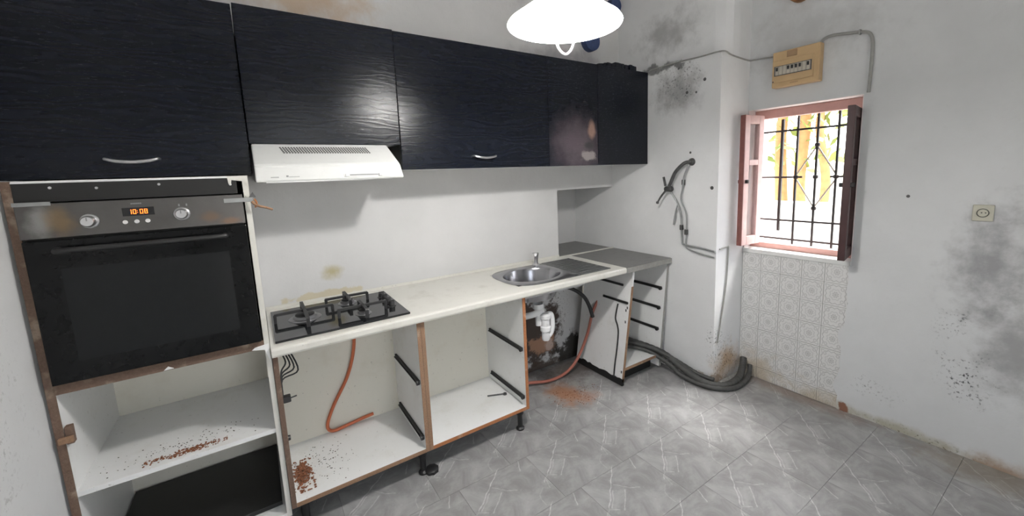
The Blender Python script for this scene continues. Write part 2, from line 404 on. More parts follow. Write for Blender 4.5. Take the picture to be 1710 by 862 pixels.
fl = struct(box('floor', XL-.2, X2+.3, YR-.2, NY+.2, -.12, -.0045, 'grout'))
TW, TH, TS = .385, .338, .093
bm = bmesh.new(); abox(bm, -TW/2+.0006, TW/2-.0006, -TH/2+.0006, TH/2-.0006, -.0025, .0025)
tile_me = bpy.data.meshes.new('floor_tile'); bm.to_mesh(tile_me); bm.free()
def clipped_tile(x0, x1, y0, y1, cx, cy):
    b = bmesh.new(); abox(b, x0-cx+.0006, x1-cx-.0006, y0-cy+.0006, y1-cy-.0006, -.0025, .0025)
    me = bpy.data.meshes.new('floor_tile'); b.to_mesh(me); b.free(); return me
for j in range(-3, 10):
    y1 = -.757-TH*j; y0 = y1-TH
    for i in range(-9, 9):
        x0 = 1.055+TW*i+TS*j; x1 = x0+TW
        xr = X1 if y0 > YP-.02 else X2
        if j < -1: xl = NX
        else: xl = XL
        cx0, cx1 = max(x0, XL), min(x1, X2); cy0, cy1 = max(y0, YR), min(y1, 0.)
        if cx1-cx0 < .02 or cy1-cy0 < .02: continue
        cx, cy = (x0+x1)/2, (y0+y1)/2
        full = cx1-cx0 > TW-.001 and cy1-cy0 > TH-.001
        me = tile_me if full else clipped_tile(cx0, cx1, cy0, cy1, cx, cy)
        o = link('floor_tile', me, 'floor_tile', fl, (cx, cy, -.0025+random.uniform(-.0004, .0002)))

# back wall: main plane y=0 with the niche in its right end below a lintel
bm = bmesh.new()
abox(bm, XL-.2, NX, 0, NY+.2, -.1, NZ)
struct(finish(bm, 'wall_back', 'wall_back'))
struct(box('wall_upper', XL-.2, XU+.4, 0, NY+.2, NZ, ZC, 'wall_back'))
struct(box('wall_niche', NX, XU+.4, NY, NY+.2, -.1, NZ, 'wall_back'))
struct(box('wall_below_niche', NX, X1, 0., NY, -.1, .80, 'wall_back')); bm = bmesh.new()
bm.free()
# right wall: pier with a ledge, upper wall set back with a soft corner
bm = bmesh.new()
hexa(bm, [(X1, YP, -.1), (X2+.02, YP, -.1), (X2+.02, NY+.1, -.1), (X1, NY+.1, -.1), (X1, YP, 2.20), (X2+.02, YP, 2.20), (X2+.02, NY+.1, 2.20), (X1, NY+.1, 2.20)])
poly = [(XU, NY+.1, 2.2), (XU, YP+.10, 2.2), (XU+.02, YP+.04, 2.2), (XU+.06, YP+.01, 2.2), (XU+.12, YP, 2.2), (X2+.02, YP, 2.2), (X2+.02, NY+.1, 2.2)]
prism(bm, poly, (0, 0, ZC-2.2))
struct(finish(bm, 'wall_right', 'wall_right'))
# window wall: pieces round the opening, a little deeper behind the tiles
WY0, WY1, WZ0, WZ1, XO = -1.578, -.945, .928, 1.865, 3.10
bm = bmesh.new()
TY0 = -1.565
abox(bm, X2, XO, YR-.2, WY0, -.1, ZC)
abox(bm, X2, XO, WY0, YP+.02, WZ1, ZC)
abox(bm, X2+.006, XO, WY0, YP+.02, -.1, WZ0-.03)
abox(bm, X2+.03, XO, YP, YP+.1, -.1, ZC)
wall_w = struct(finish(bm, 'wall_window', 'wall_window'))
# inner faces of the opening
bm = bmesh.new()
abox(bm, X2+.001, XO, WY0, WY1, WZ1-.004, WZ1+.002); abox(bm, X2+.001, XO, WY0, WY0+.004, WZ0, WZ1)
abox(bm, X2+.001, XO, WY1-.004, WY1, WZ0, WZ1)
finish(bm, 'reveal', 'reveal', wall_w)
# ragged plaster edge beside the tiles
bm = bmesh.new(); rnd = random.Random(3); zs = [i*.045 for i in range(int(WZ0/.045)+1)]
edge = []
for i, z in enumerate(zs):
    base = -1.575+.0*z
    if z < .5: base = -1.550+.012*math.sin(z*14)
    if z < .12: base = -1.56
    edge.append((base+rnd.uniform(-.006, .008), z))
A_ = [bm.verts.new((X2-.010, y, z)) for y, z in edge]; B_ = [bm.verts.new((X2+.003, -1.72-.03*rnd.random(), z)) for y, z in edge]; D_ = [bm.verts.new((X2+.004, y, z)) for y, z in edge]
for i in range(len(edge)-1):
    bm.faces.new([A_[i], A_[i+1], B_[i+1], B_[i]]); bm.faces.new([D_[i], D_[i+1], A_[i+1], A_[i]]); bm.faces.new([B_[i], B_[i+1], D_[i+1], D_[i]])
bm.faces.new([A_[-1], D_[-1], B_[-1]]); bm.faces.new([A_[0], B_[0], D_[0]])
finish(bm, 'plaster_edge', 'wall_window', wall_w)
M['tile_grout'] = plain('grey_tile_grout', (.34, .33, .31), .9)
box('grout_bed', X2+.002, X2+.008, YP-.63, YP-.004, 0, WZ0-.03, 'tile_grout', wall_w)
# 5 x 7.3 printed tiles, each one a piece
tcw, trh = .1262, .1395
bm = bmesh.new(); abox(bm, -.003, .003, -tcw/2+.0011, tcw/2-.0011, -trh/2+.0011, trh/2-.0011); wt_me = bpy.data.meshes.new('wall_tile'); bm.to_mesh(wt_me); bm.free()
for c_ in range(5):
    for r_ in range(7):
        yc = -.945-tcw*(c_+.5); zc = .92-trh*(r_+.5)
        z0 = zc-trh/2
        if z0 < 0:
            b = bmesh.new(); abox(b, -.003, .003, -tcw/2+.0011, tcw/2-.0011, -zc+.003, trh/2-.0011); me = bpy.data.meshes.new('wall_tile'); b.to_mesh(me); b.free()
        else: me = wt_me
        link('wall_tile', me, 'wall_tile', wall_w, (X2+.0005+random.uniform(-.0006, .0006), yc, zc))
bm = bmesh.new(); abox(bm, XL-.2, XL, YR-.2, .0, -.1, ZC); abox(bm, XL-.01, -.606, YR-.2, 0, -.1, 1.530)   # thicker below the cupboard line
struct(finish(bm, 'wall_left', 'wall_left'))
bm = bmesh.new(); DX0, DX1, DZ = .25, 1.05, 2.1      # doorway opening added behind the camera to let in fill daylight
abox(bm, XL-.2, DX0, YR-.2, YR, -.1, ZC); abox(bm, DX1, XO, YR-.2, YR, -.1, ZC); abox(bm, DX0, DX1, YR-.2, YR, DZ, ZC)
struct(finish(bm, 'wall_rear', 'wall_plain'))
struct(box('floor_outside', -12, XO, -14, YR-.2, -.3, -.12, 'ground'))
struct(box('ceiling', XL-.2, XO, YR-.2, NY+.2, ZC, ZC+.15, 'wall_plain'))

# ------------------------------------------------------------------ window: frame, sill, two casements opened into the room
win = bpy.data.objects.new('window_1', None); C.objects.link(win); win.location = (2.92, -1.26, WZ0); struct(win)
box('window_sill', X2-.012, XO, WY0, WY1, WZ0-.03, WZ0, 'white_enamel', win, .004)
FX0, FX1 = 2.905, 2.955
box('frame_head', FX0, FX1, WY0+.004, WY1-.004, 1.805, WZ1-.004, 'pink_wood', win, .003)
box('frame_bottom', FX0, FX1, WY0+.004, WY1-.004, WZ0, .965, 'pink_wood', win, .003)
box('frame_jamb', FX0, FX1, WY0+.004, -1.538, .965, 1.805, 'pink_wood', win, .003)
box('frame_jamb', FX0, FX1, -.985, WY1-.004, .965, 1.805, 'pink_wood', win, .003)
def casement(hinge, free, mat, zb, zt):
    """built flat along +X from the hinge, then turned to its open angle"""
    h, f = Vector(hinge), Vector(free); wd = (f-h).length; a = math.atan2(f.y-h.y, f.x-h.x)
    root = bpy.data.objects.new('casement', None); C.objects.link(root); root.parent = win
    root.location = Vector((h.x, h.y, zb))-win.location; root.rotation_euler.z = a
    H = zt-zb; t = .017; sw = .052; zm = H*.645
    def part(nm, x0, x1, y0, y1, z0, z1, mt, bev=.003):
        bm = bmesh.new(); abox(bm, x0, x1, y0, y1, z0, z1, bev); me = bpy.data.meshes.new(nm)
        c = Vector(((x0+x1)/2, (y0+y1)/2, (z0+z1)/2)); bmesh.ops.translate(bm, vec=-c, verts=bm.verts); bm.to_mesh(me); bm.free()
        o = bpy.data.objects.new(nm, me); C.objects.link(o); me.materials.append(M[mt]); o.parent = root; o.location = c; return o
    part('stile', 0, sw, -t, t, 0, H, mat); part('stile', wd-sw, wd, -t, t, 0, H, mat)
    part('bottom_rail', sw, wd-sw, -t, t, 0, .06, mat); part('top_rail', sw, wd-sw, -t, t, H-.055, H, mat); part('middle_rail', sw, wd-sw, -t, t, zm-.018, zm+.018, mat)
    part('pane', sw, wd-sw, -.002, .002, .06, zm-.018, 'glass', 0); part('pane', sw, wd-sw, -.002, .002, zm+.018, H-.055, 'glass', 0)
    if mat != 'backlit_wood': part('free_edge', wd, wd+.006, -t, t, 0, H, 'casement_edge', .001)
    part('hinge_knuckle', -.01, .01, -.012, .012, .10, .16, 'iron', .003); part('hinge_knuckle', -.01, .01, -.012, .012, H-.17, H-.11, 'iron', .003)
    k = part('latch', wd-.03, wd-.012, -.035, .035, H*.5-.012, H*.5+.012, 'iron', .004)
    return root
casement((2.893, -1.003), (2.69, -.985), 'lit_casement', .962, 1.825)
casement((2.893, -1.538), (2.655, -1.580), 'backlit_wood', .955, 1.795)

# iron grille in the opening
gx = 3.02
gr = thing('window_grille', (gx, -1.26, WZ0), 'black wrought iron grille with a sunlit pale diamond filling the window opening', 'grille')
bm = bmesh.new(); abox(bm, gx-.006, gx+.006, -.006, .006, .935, 1.86); b0 = None
for y in (-1.175, -1.292, -1.405, -1.50): 
    box('vertical_bar', gx-.006, gx+.006, y-.006, y+.006, .93, 1.861, 'iron', gr)
bm.free()
box('vertical_bar', gx-.008, gx+.008, -1.088, -1.072, 1.04, 1.80, 'iron', gr)
for z in (1.722, 1.115, .985, 1.835):
    box('horizontal_bar', gx-.005, gx+.005, WY0+.004, WY1-.004, z-.006, z+.006, 'iron', gr)
box('horizontal_bar', gx-.006, gx+.006, -1.215, WY1-.004, 1.405, 1.417, 'iron', gr)
box('horizontal_bar', gx-.006, gx+.006, WY0+.004, -1.375, 1.405, 1.417, 'iron', gr)
cy_, cz_ = -1.292, 1.411
for (ya, za, yb, zb) in ((cy_, cz_+.20, cy_+.11, cz_+.02), (cy_, cz_+.20, cy_-.11, cz_+.02), (cy_, cz_-.20, cy_+.11, cz_-.02), (cy_, cz_-.20, cy_-.11, cz_-.02)):
    tube('diamond_bar', [(gx, ya, za), (gx, yb, zb)], .005, 'pale_iron', gr, 0, 6)
for (y, z) in ((cy_, cz_), (cy_, cz_+.205), (cy_, cz_-.205), (cy_+.117, cz_), (cy_-.113, cz_)):
    lathe('collar', [(0, -.014), (.014, -.010), (.016, 0), (.014, .010), (0, .014)], 'iron', gr, 10, (gx, y, z))

# ------------------------------------------------------------------ garden outside
gd = box('garden_ground', XO, 14, -9, 9, -.4, -.05, 'ground'); struct(gd)
gw = box('garden_wall', 9.0, 9.25, -9, 9, -.05, 1.3, 'garden_wall'); tag(gw, 'low whitewashed wall far across the sunlit garden', 'wall')
def tree(x, y, r, h, label, seed, leaves=260, spread=.9):
    rn = random.Random(seed); t = thing('garden_tree', (x, y, -.05), label, 'tree', 'trees outside the window')
    pts = [(x+rn.uniform(-.05, .05), y+rn.uniform(-.05, .05), -.05+h*i/5) for i in range(6)]
    tube('trunk', pts, lambda q: r*(1-.45*q), 'bark', t, 4, 10)
    bm = bmesh.new()
    for i in range(leaves):
        q = Vector((x+rn.gauss(0, spread*.5), y+rn.gauss(0, spread*.5), h*rn.uniform(.45, 1.15))); s = rn.uniform(.05, .12)
        d = Vector((rn.gauss(0, 1), rn.gauss(0, 1), rn.gauss(0, 1))).normalized(); e = d.orthogonal().normalized()
        n_ = d.cross(e)*s*.06
        v = [bm.verts.new(q+k_) for k_ in (-d*s, e*s*.4+n_, d*s, -e*s*.4-n_)]; bm.faces.new(v)
    o = finish(bm, 'foliage', 'leaf', t, keep=True); o['kind'] = 'stuff'
tree(5.5, .035, .085, 3.2, 'slim ochre tree trunk leftmost of three beyond the window grille', 1, 200, .8)
tree(5.5, -.185, .080, 3.4, 'slim ochre tree trunk in the middle of three beyond the window grille', 2, 120, .6)
tree(5.5, -.410, .060, 3.3, 'slim ochre tree trunk rightmost of three beyond the window grille', 3, 120, .6)
tree(6.6, -1.05, .12, 2.6, 'leafy yellow green tree behind the right half of the window grille', 4, 520, .75)
o = box('glare_parapet', 4.35, 4.6, -4, 4, -.05, 1.12, 'garden_wall'); tag(o, 'added white parapet imitating overexposed ground low in the window view', 'wall')  # added to whiten the lower view like overexposed ground, hiding the trunk bases

# ------------------------------------------------------------------ log ends in the wall
def log_end(cx, cy, cz, r, axis, L, mat, label):
    pr = [(0, 0), (r*.92, 0), (r, .008), (r*.99, L), (0, L)]
    if axis == 'X': pr = [(a, -b) for a, b in pr]; pr = [(a, b+L) for a, b in pr]
    if axis == 'Y': pr = [(a, -b) for a, b in pr]; pr = [(a, b+L) for a, b in pr]
    o = lathe('log_end', pr, mat, None, 20, (cx, cy, cz), axis); tag(o, label, 'beam end', 'round log ends set in the walls')
log_end(X2-.05, -1.235, 2.512, .062, 'X', .10, 'log', 'orange brown round log end high on the window wall above the fuse box')
log_end(2.50, -.05, 2.775, .055, 'Y', .10, 'flare_log', 'flare-tinted blue log end high in the corner between back and right walls')
log_end(2.245, -.05, 2.475, .075, 'Y', .10, 'flare_log', 'flare-tinted blue log end just above the wall cupboards behind the lamp')

# ------------------------------------------------------------------ wall cupboards
DU = -.374
def handle(name, xc, z, w_, parent):
    pts = [(xc-w_/2, DU, z+.006), (xc-w_/2+.004, DU-.018, z+.006), (xc-w_*.3, DU-.027, z-.001), (xc, DU-.030, z-.005), (xc+w_*.3, DU-.027, z-.001), (xc+w_/2-.004, DU-.018, z+.006), (xc+w_/2, DU, z+.006)]
    return tube(name, pts, lambda q: .0045+.002*math.sin(q*3.14159), 'chrome', parent, 5, 8)
def cupboard(x0, x1, zb, zt, label, hx=None, hw=.13, mat='black_wood'):
    t = thing('wall_cupboard', ((x0+x1)/2, -.18, zb), label, 'cupboard', 'black cupboards in a row along the wall')
    g_ = .0012; yb = -.002
    box('side_panel', x0+g_, x0+.018, DU+.02, yb, zb+.002, zt, 'black_board', t); box('side_panel', x1-.018, x1-g_, DU+.02, yb, zb+.002, zt, 'black_board', t)
    box('top_panel', x0+.018, x1-.018, DU+.02, yb, zt-.018, zt, 'black_board', t); box('bottom_panel', x0+.018, x1-.018, DU+.02, yb, zb+.002, zb+.02, 'white_board', t)
    d = box('door', x0+.0015, x1-.0015, DU, DU+.0195, zb, zt+.003, mat, t, .0015)
    if hx: handle('handle', hx, zb+.06, hw, d)
    return t
ZB, ZT = 1.538, 2.194
cupboard(XL+.002, .018, ZB-.004, ZT, 'black oak lift up cupboard above the oven with a chrome handle', -.335, .145)
hc_ = cupboard(.019, .640, 1.660, ZT, 'short black oak cupboard directly over the white cooker hood')
for ch in hc_.children:
    if ch.name.startswith('door'): ch.rotation_euler = (math.radians(1.3), 0, math.radians(.6)); ch.location.y -= .0095
cupboard(.641, 1.561, ZB, ZT, 'wide black oak cupboard right of the hood with a chrome handle', 1.103, .14)
cupboard(1.562, 1.978, ZB, ZT, 'worn black cupboard with a pinkish stain on its door', None, .1, 'black_wood_worn')
cupboard(1.979, X1-.003, ZB, ZT, 'black cupboard at the far end against the pier wall')
# screws in the doors
# lumpy filler smeared above the far cupboards
bm = bmesh.new(); rn = random.Random(5)
for i in range(24):
    x = 2.02+i*.0150; h = .008+.010*rn.random()+.022*min(1, i/10)
    abox(bm, x-.014, x+.014, DU+.012+rn.uniform(-.006, .01), -.003, ZT+.004, ZT+.003+h, .003)
o = finish(bm, 'filler_bead', 'black_wood'); tag(o, 'lumpy dark painted filler along the top of the far black cupboards', 'filler')

# ------------------------------------------------------------------ cooker hood
t = thing('cooker_hood', (.315, -.25, 1.50), 'white slanted cooker hood with a perforated vent under the short cupboard', 'cooker hood')
hx0, hx1 = .026, .604
prof = [(-.004, 1.658), (-.378, 1.658), (-.497, 1.570), (-.505, 1.560), (-.505, 1.503), (-.498, 1.500), (-.004, 1.500)]
# the top edge is shorter than the foot: sides lean in
bm = bmesh.new(); N = len(prof)
def hxs(z, s): return (hx0+.0 if s < 0 else hx1-(z-1.50)*.22)
a = [bm.verts.new((hxs(z, -1), y, z)) for y, z in prof]; b = [bm.verts.new((hxs(z, 1), y, z)) for y, z in prof]
bm.faces.new(a); bm.faces.new(b[::-1])
for i in range(N): bm.faces.new([a[i], b[i], b[(i+1) % N], a[(i+1) % N]])
bmesh.ops.recalc_face_normals(bm, faces=bm.faces)
bmesh.ops.bevel(bm, geom=list(bm.edges), offset=.003, segments=2, affect='EDGES')
body = finish(bm, 'body', 'white_enamel', t)
sl = Vector((0, -.119, -.088)).normalized(); nrm = Vector((0, -.088, .119)).normalized()
bm = bmesh.new()
for r_ in range(5):
    for k in range(34):
        q = Vector((.125+k*.0103+r_*.0028, -.378, 1.658))+sl*(.028+r_*.0098)+nrm*.0006
        e1 = Vector((.0030, 0, 0)); e2 = sl*.0036
        hexa(bm, [q+e1*i+e2*j for i, j in ((-1, -1), (1, -1), (1, 1), (-1, 1))]+[q+nrm*.0008+e1*i+e2*j for i, j in ((-1, -1), (1, -1), (1, 1), (-1, 1))])
o = finish(bm, 'vent_holes', 'dark_slot', t); o['kind'] = 'stuff'
yf = -.5052
sl_ = box('slider_track', .345, .528, yf-.0015, yf+.002, 1.512, 1.526, 'white_plastic', t, .001)
box('slider_knob', .350, .366, yf-.007, yf, 1.513, 1.525, 'white_plastic', t, .002); box('slider_knob', .490, .506, yf-.007, yf, 1.513, 1.525, 'white_plastic', t, .002)
box('slider_groove', .368, .488, yf-.0022, yf-.001, 1.516, 1.522, 'grey_print', t)
bm = bmesh.new()
for k in range(7): abox(bm, .076+k*.004, .079+k*.004, yf-.0006, yf+.001, 1.5155, 1.5195)
finish(bm, 'printed_mark', 'grey_print', t)
bm = bmesh.new(); abox(bm, .129, .137, yf-.0006, yf+.001, 1.5175, 1.5245)
for k in range(9): abox(bm, .139+k*.0042, .1418+k*.0042, yf-.0006, yf+.001, 1.5165, 1.5195)
finish(bm, 'printed_mark', 'grey_print', t)
box('underside_filter', .06, .56, -.47, -.06, 1.4965, 1.5005, 'chrome', t)

# ------------------------------------------------------------------ tall oven housing
DT = -.565
t = thing('oven_housing', (-.30, -.3, .0), 'tall white oven housing without doors, raw brown edges and an open shelf', 'cabinet')
zt_ = 1.527
lp = box('side_panel', -.597, -.579, DT+.002, -.004, .10, zt_, 'white_board', t); box('edge_band', -.598, -.5775, DT-.001, DT+.002, .10, zt_, 'brown_edge', lp)
rp = box('side_panel', -.018, -.001, DT+.002, -.004, .10, zt_, 'white_board', t); box('edge_band', -.0185, -.0005, DT-.001, DT+.002, .10, zt_, 'counter', rp)
box('top_panel', -.579, -.018, DT+.002, -.004, zt_-.018, zt_, 'white_board', t)
box('oven_shelf', -.579, -.018, DT+.012, -.004, .852, .870, 'white_board', t)
rl = box('front_rail', -.579, -.018, DT-.001, DT+.012, .850, .884, 'brown_edge', t); rl.rotation_euler = (0, 0, 0)
box('shelf', -.579, -.018, DT+.006, -.018, .485, .503, 'white_board', t)
box('back_panel', -.579, -.018, -.016, -.006, .12, .852, 'cream_board', t)
box('bottom_panel', -.579, -.018, DT+.002, -.016, .10, .118, 'white_board', t)
box('plinth', -.579, -.018, DT+.05, DT+.065, .002, .10, 'black_board', t)
h_ = box('hinge_plate', -.5775, -.560, DT+.005, DT+.028, .675, .735, 'brown_edge', t, .002)
box('hinge_arm', -.590, -.556, DT-.016, DT-.002, .688, .708, 'chipboard', h_, .002)
# white chipped laminate corner at the rail and a loose flake
bm = bmesh.new(); prism(bm, [(-.06, DT-.003, .853), (-.019, DT-.003, .845), (-.004, DT-.003, .79), (-.004, DT-.003, .868), (-.05, DT-.003, .861)], (0, .003, 0)); finish(bm, 'laminate_chip', 'white_board', t)
bm = bmesh.new(); prism(bm, [(-.318, DT-.003, .852), (-.29, DT-.003, .853), (-.305, DT-.003, .864)], (0, .003, 0)); finish(bm, 'laminate_chip', 'white_board', t)
fs = box('filler_strip', -.577, -.036, DT-.002, DT+.012, 1.463, 1.520, 'black_board', t)
for x in (-.50, -.40, -.25, -.055): lathe('screw', [(0, -.0015), (.004, -.001), (.0045, .001)], 'chrome', t, 8, (x, DT-.002, 1.5+random.uniform(-.01, .01)), 'Y')
bm = bmesh.new(); prism(bm, [(-.062, DT-.004, 1.526), (-.002, DT-.004, 1.526), (-.002, DT-.004, 1.49), (-.012, DT-.004, 1.506), (-.050, DT-.004, 1.512), (-.053, DT-.004, 1.492), (-.060, DT-.004, 1.50)], (0, .003, 0)); finish(bm, 'laminate_corner', 'counter', t)
box('white_edge_line', -.577, -.06, DT-.003, DT+.01, 1.520, 1.5235, 'white_board', t)

# ------------------------------------------------------------------ oven
t = thing('built_in_oven', (-.30, -.3, .871), 'black glass built in oven with stained steel control panel and orange clock', 'oven')
yo = DT-.018
box('body', -.570, -.030, DT, -.06, .886, 1.455, 'black_board', t)
cp = box('control_panel', -.576, -.024, yo, DT-.0005, 1.352, 1.459, 'panel_steel', t, .002)
dr = box('door', -.574, -.024, yo-.006, DT-.0005, .888, 1.346, 'oven_glass', t, .003)
box('window_pane', -.505, -.085, yo-.0068, yo-.0055, .955, 1.255, 'oven_inner', dr)
tube('door_handle', [(-.50, yo-.004, 1.315), (-.50, yo-.034, 1.315), (-.46, yo-.042, 1.315), (-.13, yo-.042, 1.315), (-.09, yo-.034, 1.315), (-.09, yo-.004, 1.315)], .009, 'black_plastic', dr, 3, 10)
for x, z in ((-.425, 1.397), (-.200, 1.402)):
    k = lathe('knob', [(0, -.030), (.014, -.030), (.0165, -.027), (.0175, -.006), (.022, -.004), (.023, 0)], 'chrome', t, 24, (x, yo, z), 'Y')
    box('pointer', x-.0015, x+.0015, yo-.0308, yo-.029, z+.002, z+.013, 'grey_print', k)
ds = box('display', -.348, -.270, yo-.0012, yo+.001, 1.405, 1.432, 'black_glass', t)
# lit clock digits 10:00 as seven-segment strokes
SEG = {'1': 'bc', '0': 'abcdef', '8': 'abcdefg'}
bm = bmesh.new()
def stroke(x0, x1, z0, z1): abox(bm, x0, x1, yo-.0020, yo-.0011, z0, z1)
for ch, x in (('1', -.3335), ('0', -.3225), ('0', -.3055), ('8', -.2945)):
    w_, h2, b_ = .0078, .0075, .0016; zc = 1.4185
    S = {'a': (x, x+w_, zc+h2-b_, zc+h2), 'd': (x, x+w_, zc-h2, zc-h2+b_), 'g': (x, x+w_, zc-b_/2, zc+b_/2), 'b': (x+w_-b_, x+w_, zc, zc+h2), 'c': (x+w_-b_, x+w_, zc-h2, zc), 'e': (x, x+b_, zc-h2, zc), 'f': (x, x+b_, zc, zc+h2)}
    for s_ in SEG[ch]: stroke(*S[s_])
stroke(-.3122, -.3106, 1.4205, 1.4221); stroke(-.3122, -.3106, 1.4145, 1.4161)
finish(bm, 'clock_digits', 'led', ds)
for x in (-.345, -.317, -.290): lathe('button', [(0, -.004), (.0055, -.004), (.0065, -.001), (.0065, .001)], 'white_plastic', t, 14, (x, yo, 1.386), 'Y')
bm = bmesh.new()
for k in range(6): abox(bm, -.325+k*.0045, -.3215+k*.0045, yo-.0008, yo+.001, 1.443, 1.447)
finish(bm, 'printed_mark', 'grey_print', t)
for x in (-.205, -.185):
    bm = bmesh.new(); abox(bm, x-.002, x+.002, yo-.0008, yo+.001, 1.428, 1.436); finish(bm, 'printed_mark', 'grey_print', t)

# steel straps holding the oven: left strip and right bracket with a rusty lever
o = box('steel_strap', -.578, -.500, yo-.003, yo-.0005, 1.452, 1.464, 'lead_pipe', None, .001); tag(o, 'dull steel strap across the upper left corner of the oven', 'bracket')
t = thing('steel_bracket', (-.03, yo, 1.43), 'steel bracket with rusty lever at the upper right of the oven', 'bracket')
box('strap', -.080, .006, yo-.006, yo-.001, 1.430, 1.446, 'lead_pipe', t, .001)
bm = bmesh.new(); prism(bm, [(-.004, yo-.006, 1.446), (.018, yo-.006, 1.446), (.009, yo-.006, 1.466)], (0, .004, 0)); finish(bm, 'peak', 'old_tap', t)
tube('lever', [(.004, yo-.006, 1.43), (.018, yo-.012, 1.415), (.045, yo-.014, 1.405), (.066, yo-.014, 1.396)], lambda q: .006-.002*q, 'chipboard', t, 5, 8)
tube('lever_spring', [(.012, yo-.008, 1.44), (.018, yo-.012, 1.425), (.012, yo-.010, 1.408)], .003, 'rusty_edge', t, 4, 6)

# black board lying in the bottom of the housing
o = box('black_board', -.570, -.030, -.50, -.03, .1195, .138, 'black_board', None, .001); tag(o, 'black board lying at the bottom of the tall oven housing', 'board')

# ------------------------------------------------------------------ worktop
HC, HT, DC = .852, .040, -.603
SX0, SX1, SY0, SY1 = 1.215, 1.645, -.500, -.150       # cut-out for the bowl
wtop = thing('worktop', (1.2, -.3, HC-HT), 'long cream stone laminate worktop with a bare dark grey right end', 'worktop')
bm = bmesh.new()
XB0 = 2.005
def slab(x0, x1, y0, y1):
    poly = [(x0, y1, HC-HT), (x0, y1, HC)]
    if y0 < DC+.001: poly += [(x0, y0+.010, HC), (x0, y0+.003, HC-.003), (x0, y0, HC-.010), (x0, y0, HC-.030), (x0, y0+.003, HC-.037), (x0, y0+.010, HC-HT)]
    else: poly += [(x0, y0, HC), (x0, y0, HC-HT)]
    prism(bm, poly, (x1-x0, 0, 0))
slab(.001, SX0, DC, -.001); slab(SX0, SX1, DC, SY0); slab(SX0, SX1, SY1, -.001); slab(SX1, XB0, DC, -.001)
finish(bm, 'cream_top', 'counter', wtop)
# bare end: laminate torn off, ragged joint, thin cream front edge left on it
bm = bmesh.new(); prism(bm, [(XB0, -.001, HC-.003), (XB0, -.12, HC-.003), (XB0+.02, -.30, HC-.003), (XB0, -.45, HC-.003), (XB0+.01, DC+.012, HC-.003), (X1-.004, DC+.012, HC-.003), (X1-.004, -.001, HC-.003)], (0, 0, -.037)); finish(bm, 'bare_top', 'dark_slab', wtop)
box('front_edge', XB0+.002, X1-.004, DC+.001, DC+.0115, HC-.039, HC-.004, 'painted_cable', wtop, .002)
o = box('niche_shelf', NX+.003, X1-.004, .006, NY-.003, .801, HC-.004, 'dark_slab'); tag(o, 'dark grey slab filling the niche behind the worktop end', 'shelf')
box('joint_strip', NX-.02, X1-.004, -.020, -.0005, HC-.003, HC+.004, 'counter', wtop, .001)
box('rear_upstand', .001, NX, -.006, -.0012, HC+.0005, HC+.016, 'counter', wtop)
for i in range(3): pass

# ------------------------------------------------------------------ gas hob
t = thing('gas_hob', (.29, -.32, HC), 'black glass gas hob with three burners and four knobs', 'hob')
box('glass_plate', .018, .568, -.552, -.085, HC+.0005, HC+.010, 'black_glass', t, .002)
zh = HC+.010
def burner(x, y, r):
    b = lathe('burner', [(r*1.35, 0), (r*1.3, .003), (r*.98, .005), (r*.95, .014), (r*.85, .016), (r*.3, .016)], 'burner_metal', t, 28, (x, y, zh))
    lathe('burner_cap', [(0, .024), (r*.7, .024), (r*.78, .021), (r*.78, .016), (0, .015)], 'cast_iron', b, 28, (x, y, zh))
    return b
burner(.150, -.300, .052); burner(.355, -.185, .034); burner(.385, -.420, .027)
def support(x, y, lx, ly, hh=.044):
    s = thing_part = bpy.data.objects.new('pan_support', None); C.objects.link(s); s.parent = t; s.location = Vector((x, y, zh))-t.location
    for dx, dy in ((lx, 0), (0, ly)):
        d = Vector((dx, dy, 0)); e = Vector((-dy, dx, 0)).normalized()*.007
        P = [Vector((x, y, zh))+d*k for k in (-1, -.93, .93, 1)]; h1, h0 = hh, hh-.011
        bm = bmesh.new()
        poly = [P[0], P[0]+Vector((0, 0, h1-.006)), P[0]+d*.04+Vector((0, 0, h1)), P[3]-d*.04+Vector((0, 0, h1)), P[3]+Vector((0, 0, h1-.006)), P[3], P[3]-d.normalized()*.011, P[3]-d.normalized()*.013+Vector((0, 0, h0)), P[0]+d.normalized()*.013+Vector((0, 0, h0)), P[0]+d.normalized()*.011]
        prism(bm, [q-e for q in poly], tuple(e*2)); finish(bm, 'support_bar', 'cast_iron', s)
support(.150, -.300, .125, .150); support(.355, -.190, .105, .092); support(.385, -.415, .112, .088)
for y in (-.200, -.265, -.330, -.395):
    k = lathe('knob', [(0, .026), (.012, .026), (.0145, .023), (.0155, .004), (.021, .002), (.022, 0)], 'black_plastic', t, 20, (.525, y, zh))
    box('grip', .525-.014, .525+.014, y-.003, y+.003, zh+.025, zh+.031, 'black_plastic', k, .001)

# ------------------------------------------------------------------ sink with drainer
t = thing('kitchen_sink', (1.43, -.33, HC), 'stainless steel sink with round bowl and dull ribbed drainer', 'sink')
bcx, bcy, ra, rb = 1.43, -.325, .195, .163; NS = 64
def outline(a):
    """outer edge of the plate seen from the bowl centre: round left end, square right end"""
    dx, dy = math.cos(a), math.sin(a); x0, x1, y0, y1 = 1.195, 1.66, -.548, -.105
    if dx > 0: return min((x1-bcx)/dx if dx > 1e-6 else 9, ((y1-bcy)/dy if dy > 0 else (y0-bcy)/dy) if abs(dy) > 1e-6 else 9)
    A, B = bcx-x0, (y1-bcy if dy > 0 else bcy-y0); n_ = 3.2
    return (abs(dx/A)**n_+abs(dy/B)**n_)**(-1/n_)
bm = bmesh.new(); rings = []
prof = [('o', 1., .0005), ('o', 1., .004), ('o', .985, .006), ('e', 1.06, .006), ('e', 1.0, .003), ('e', .96, -.012), ('e', .90, -.10), ('e', .80, -.140), ('e', .5, -.150), ('e', .14, -.152)]
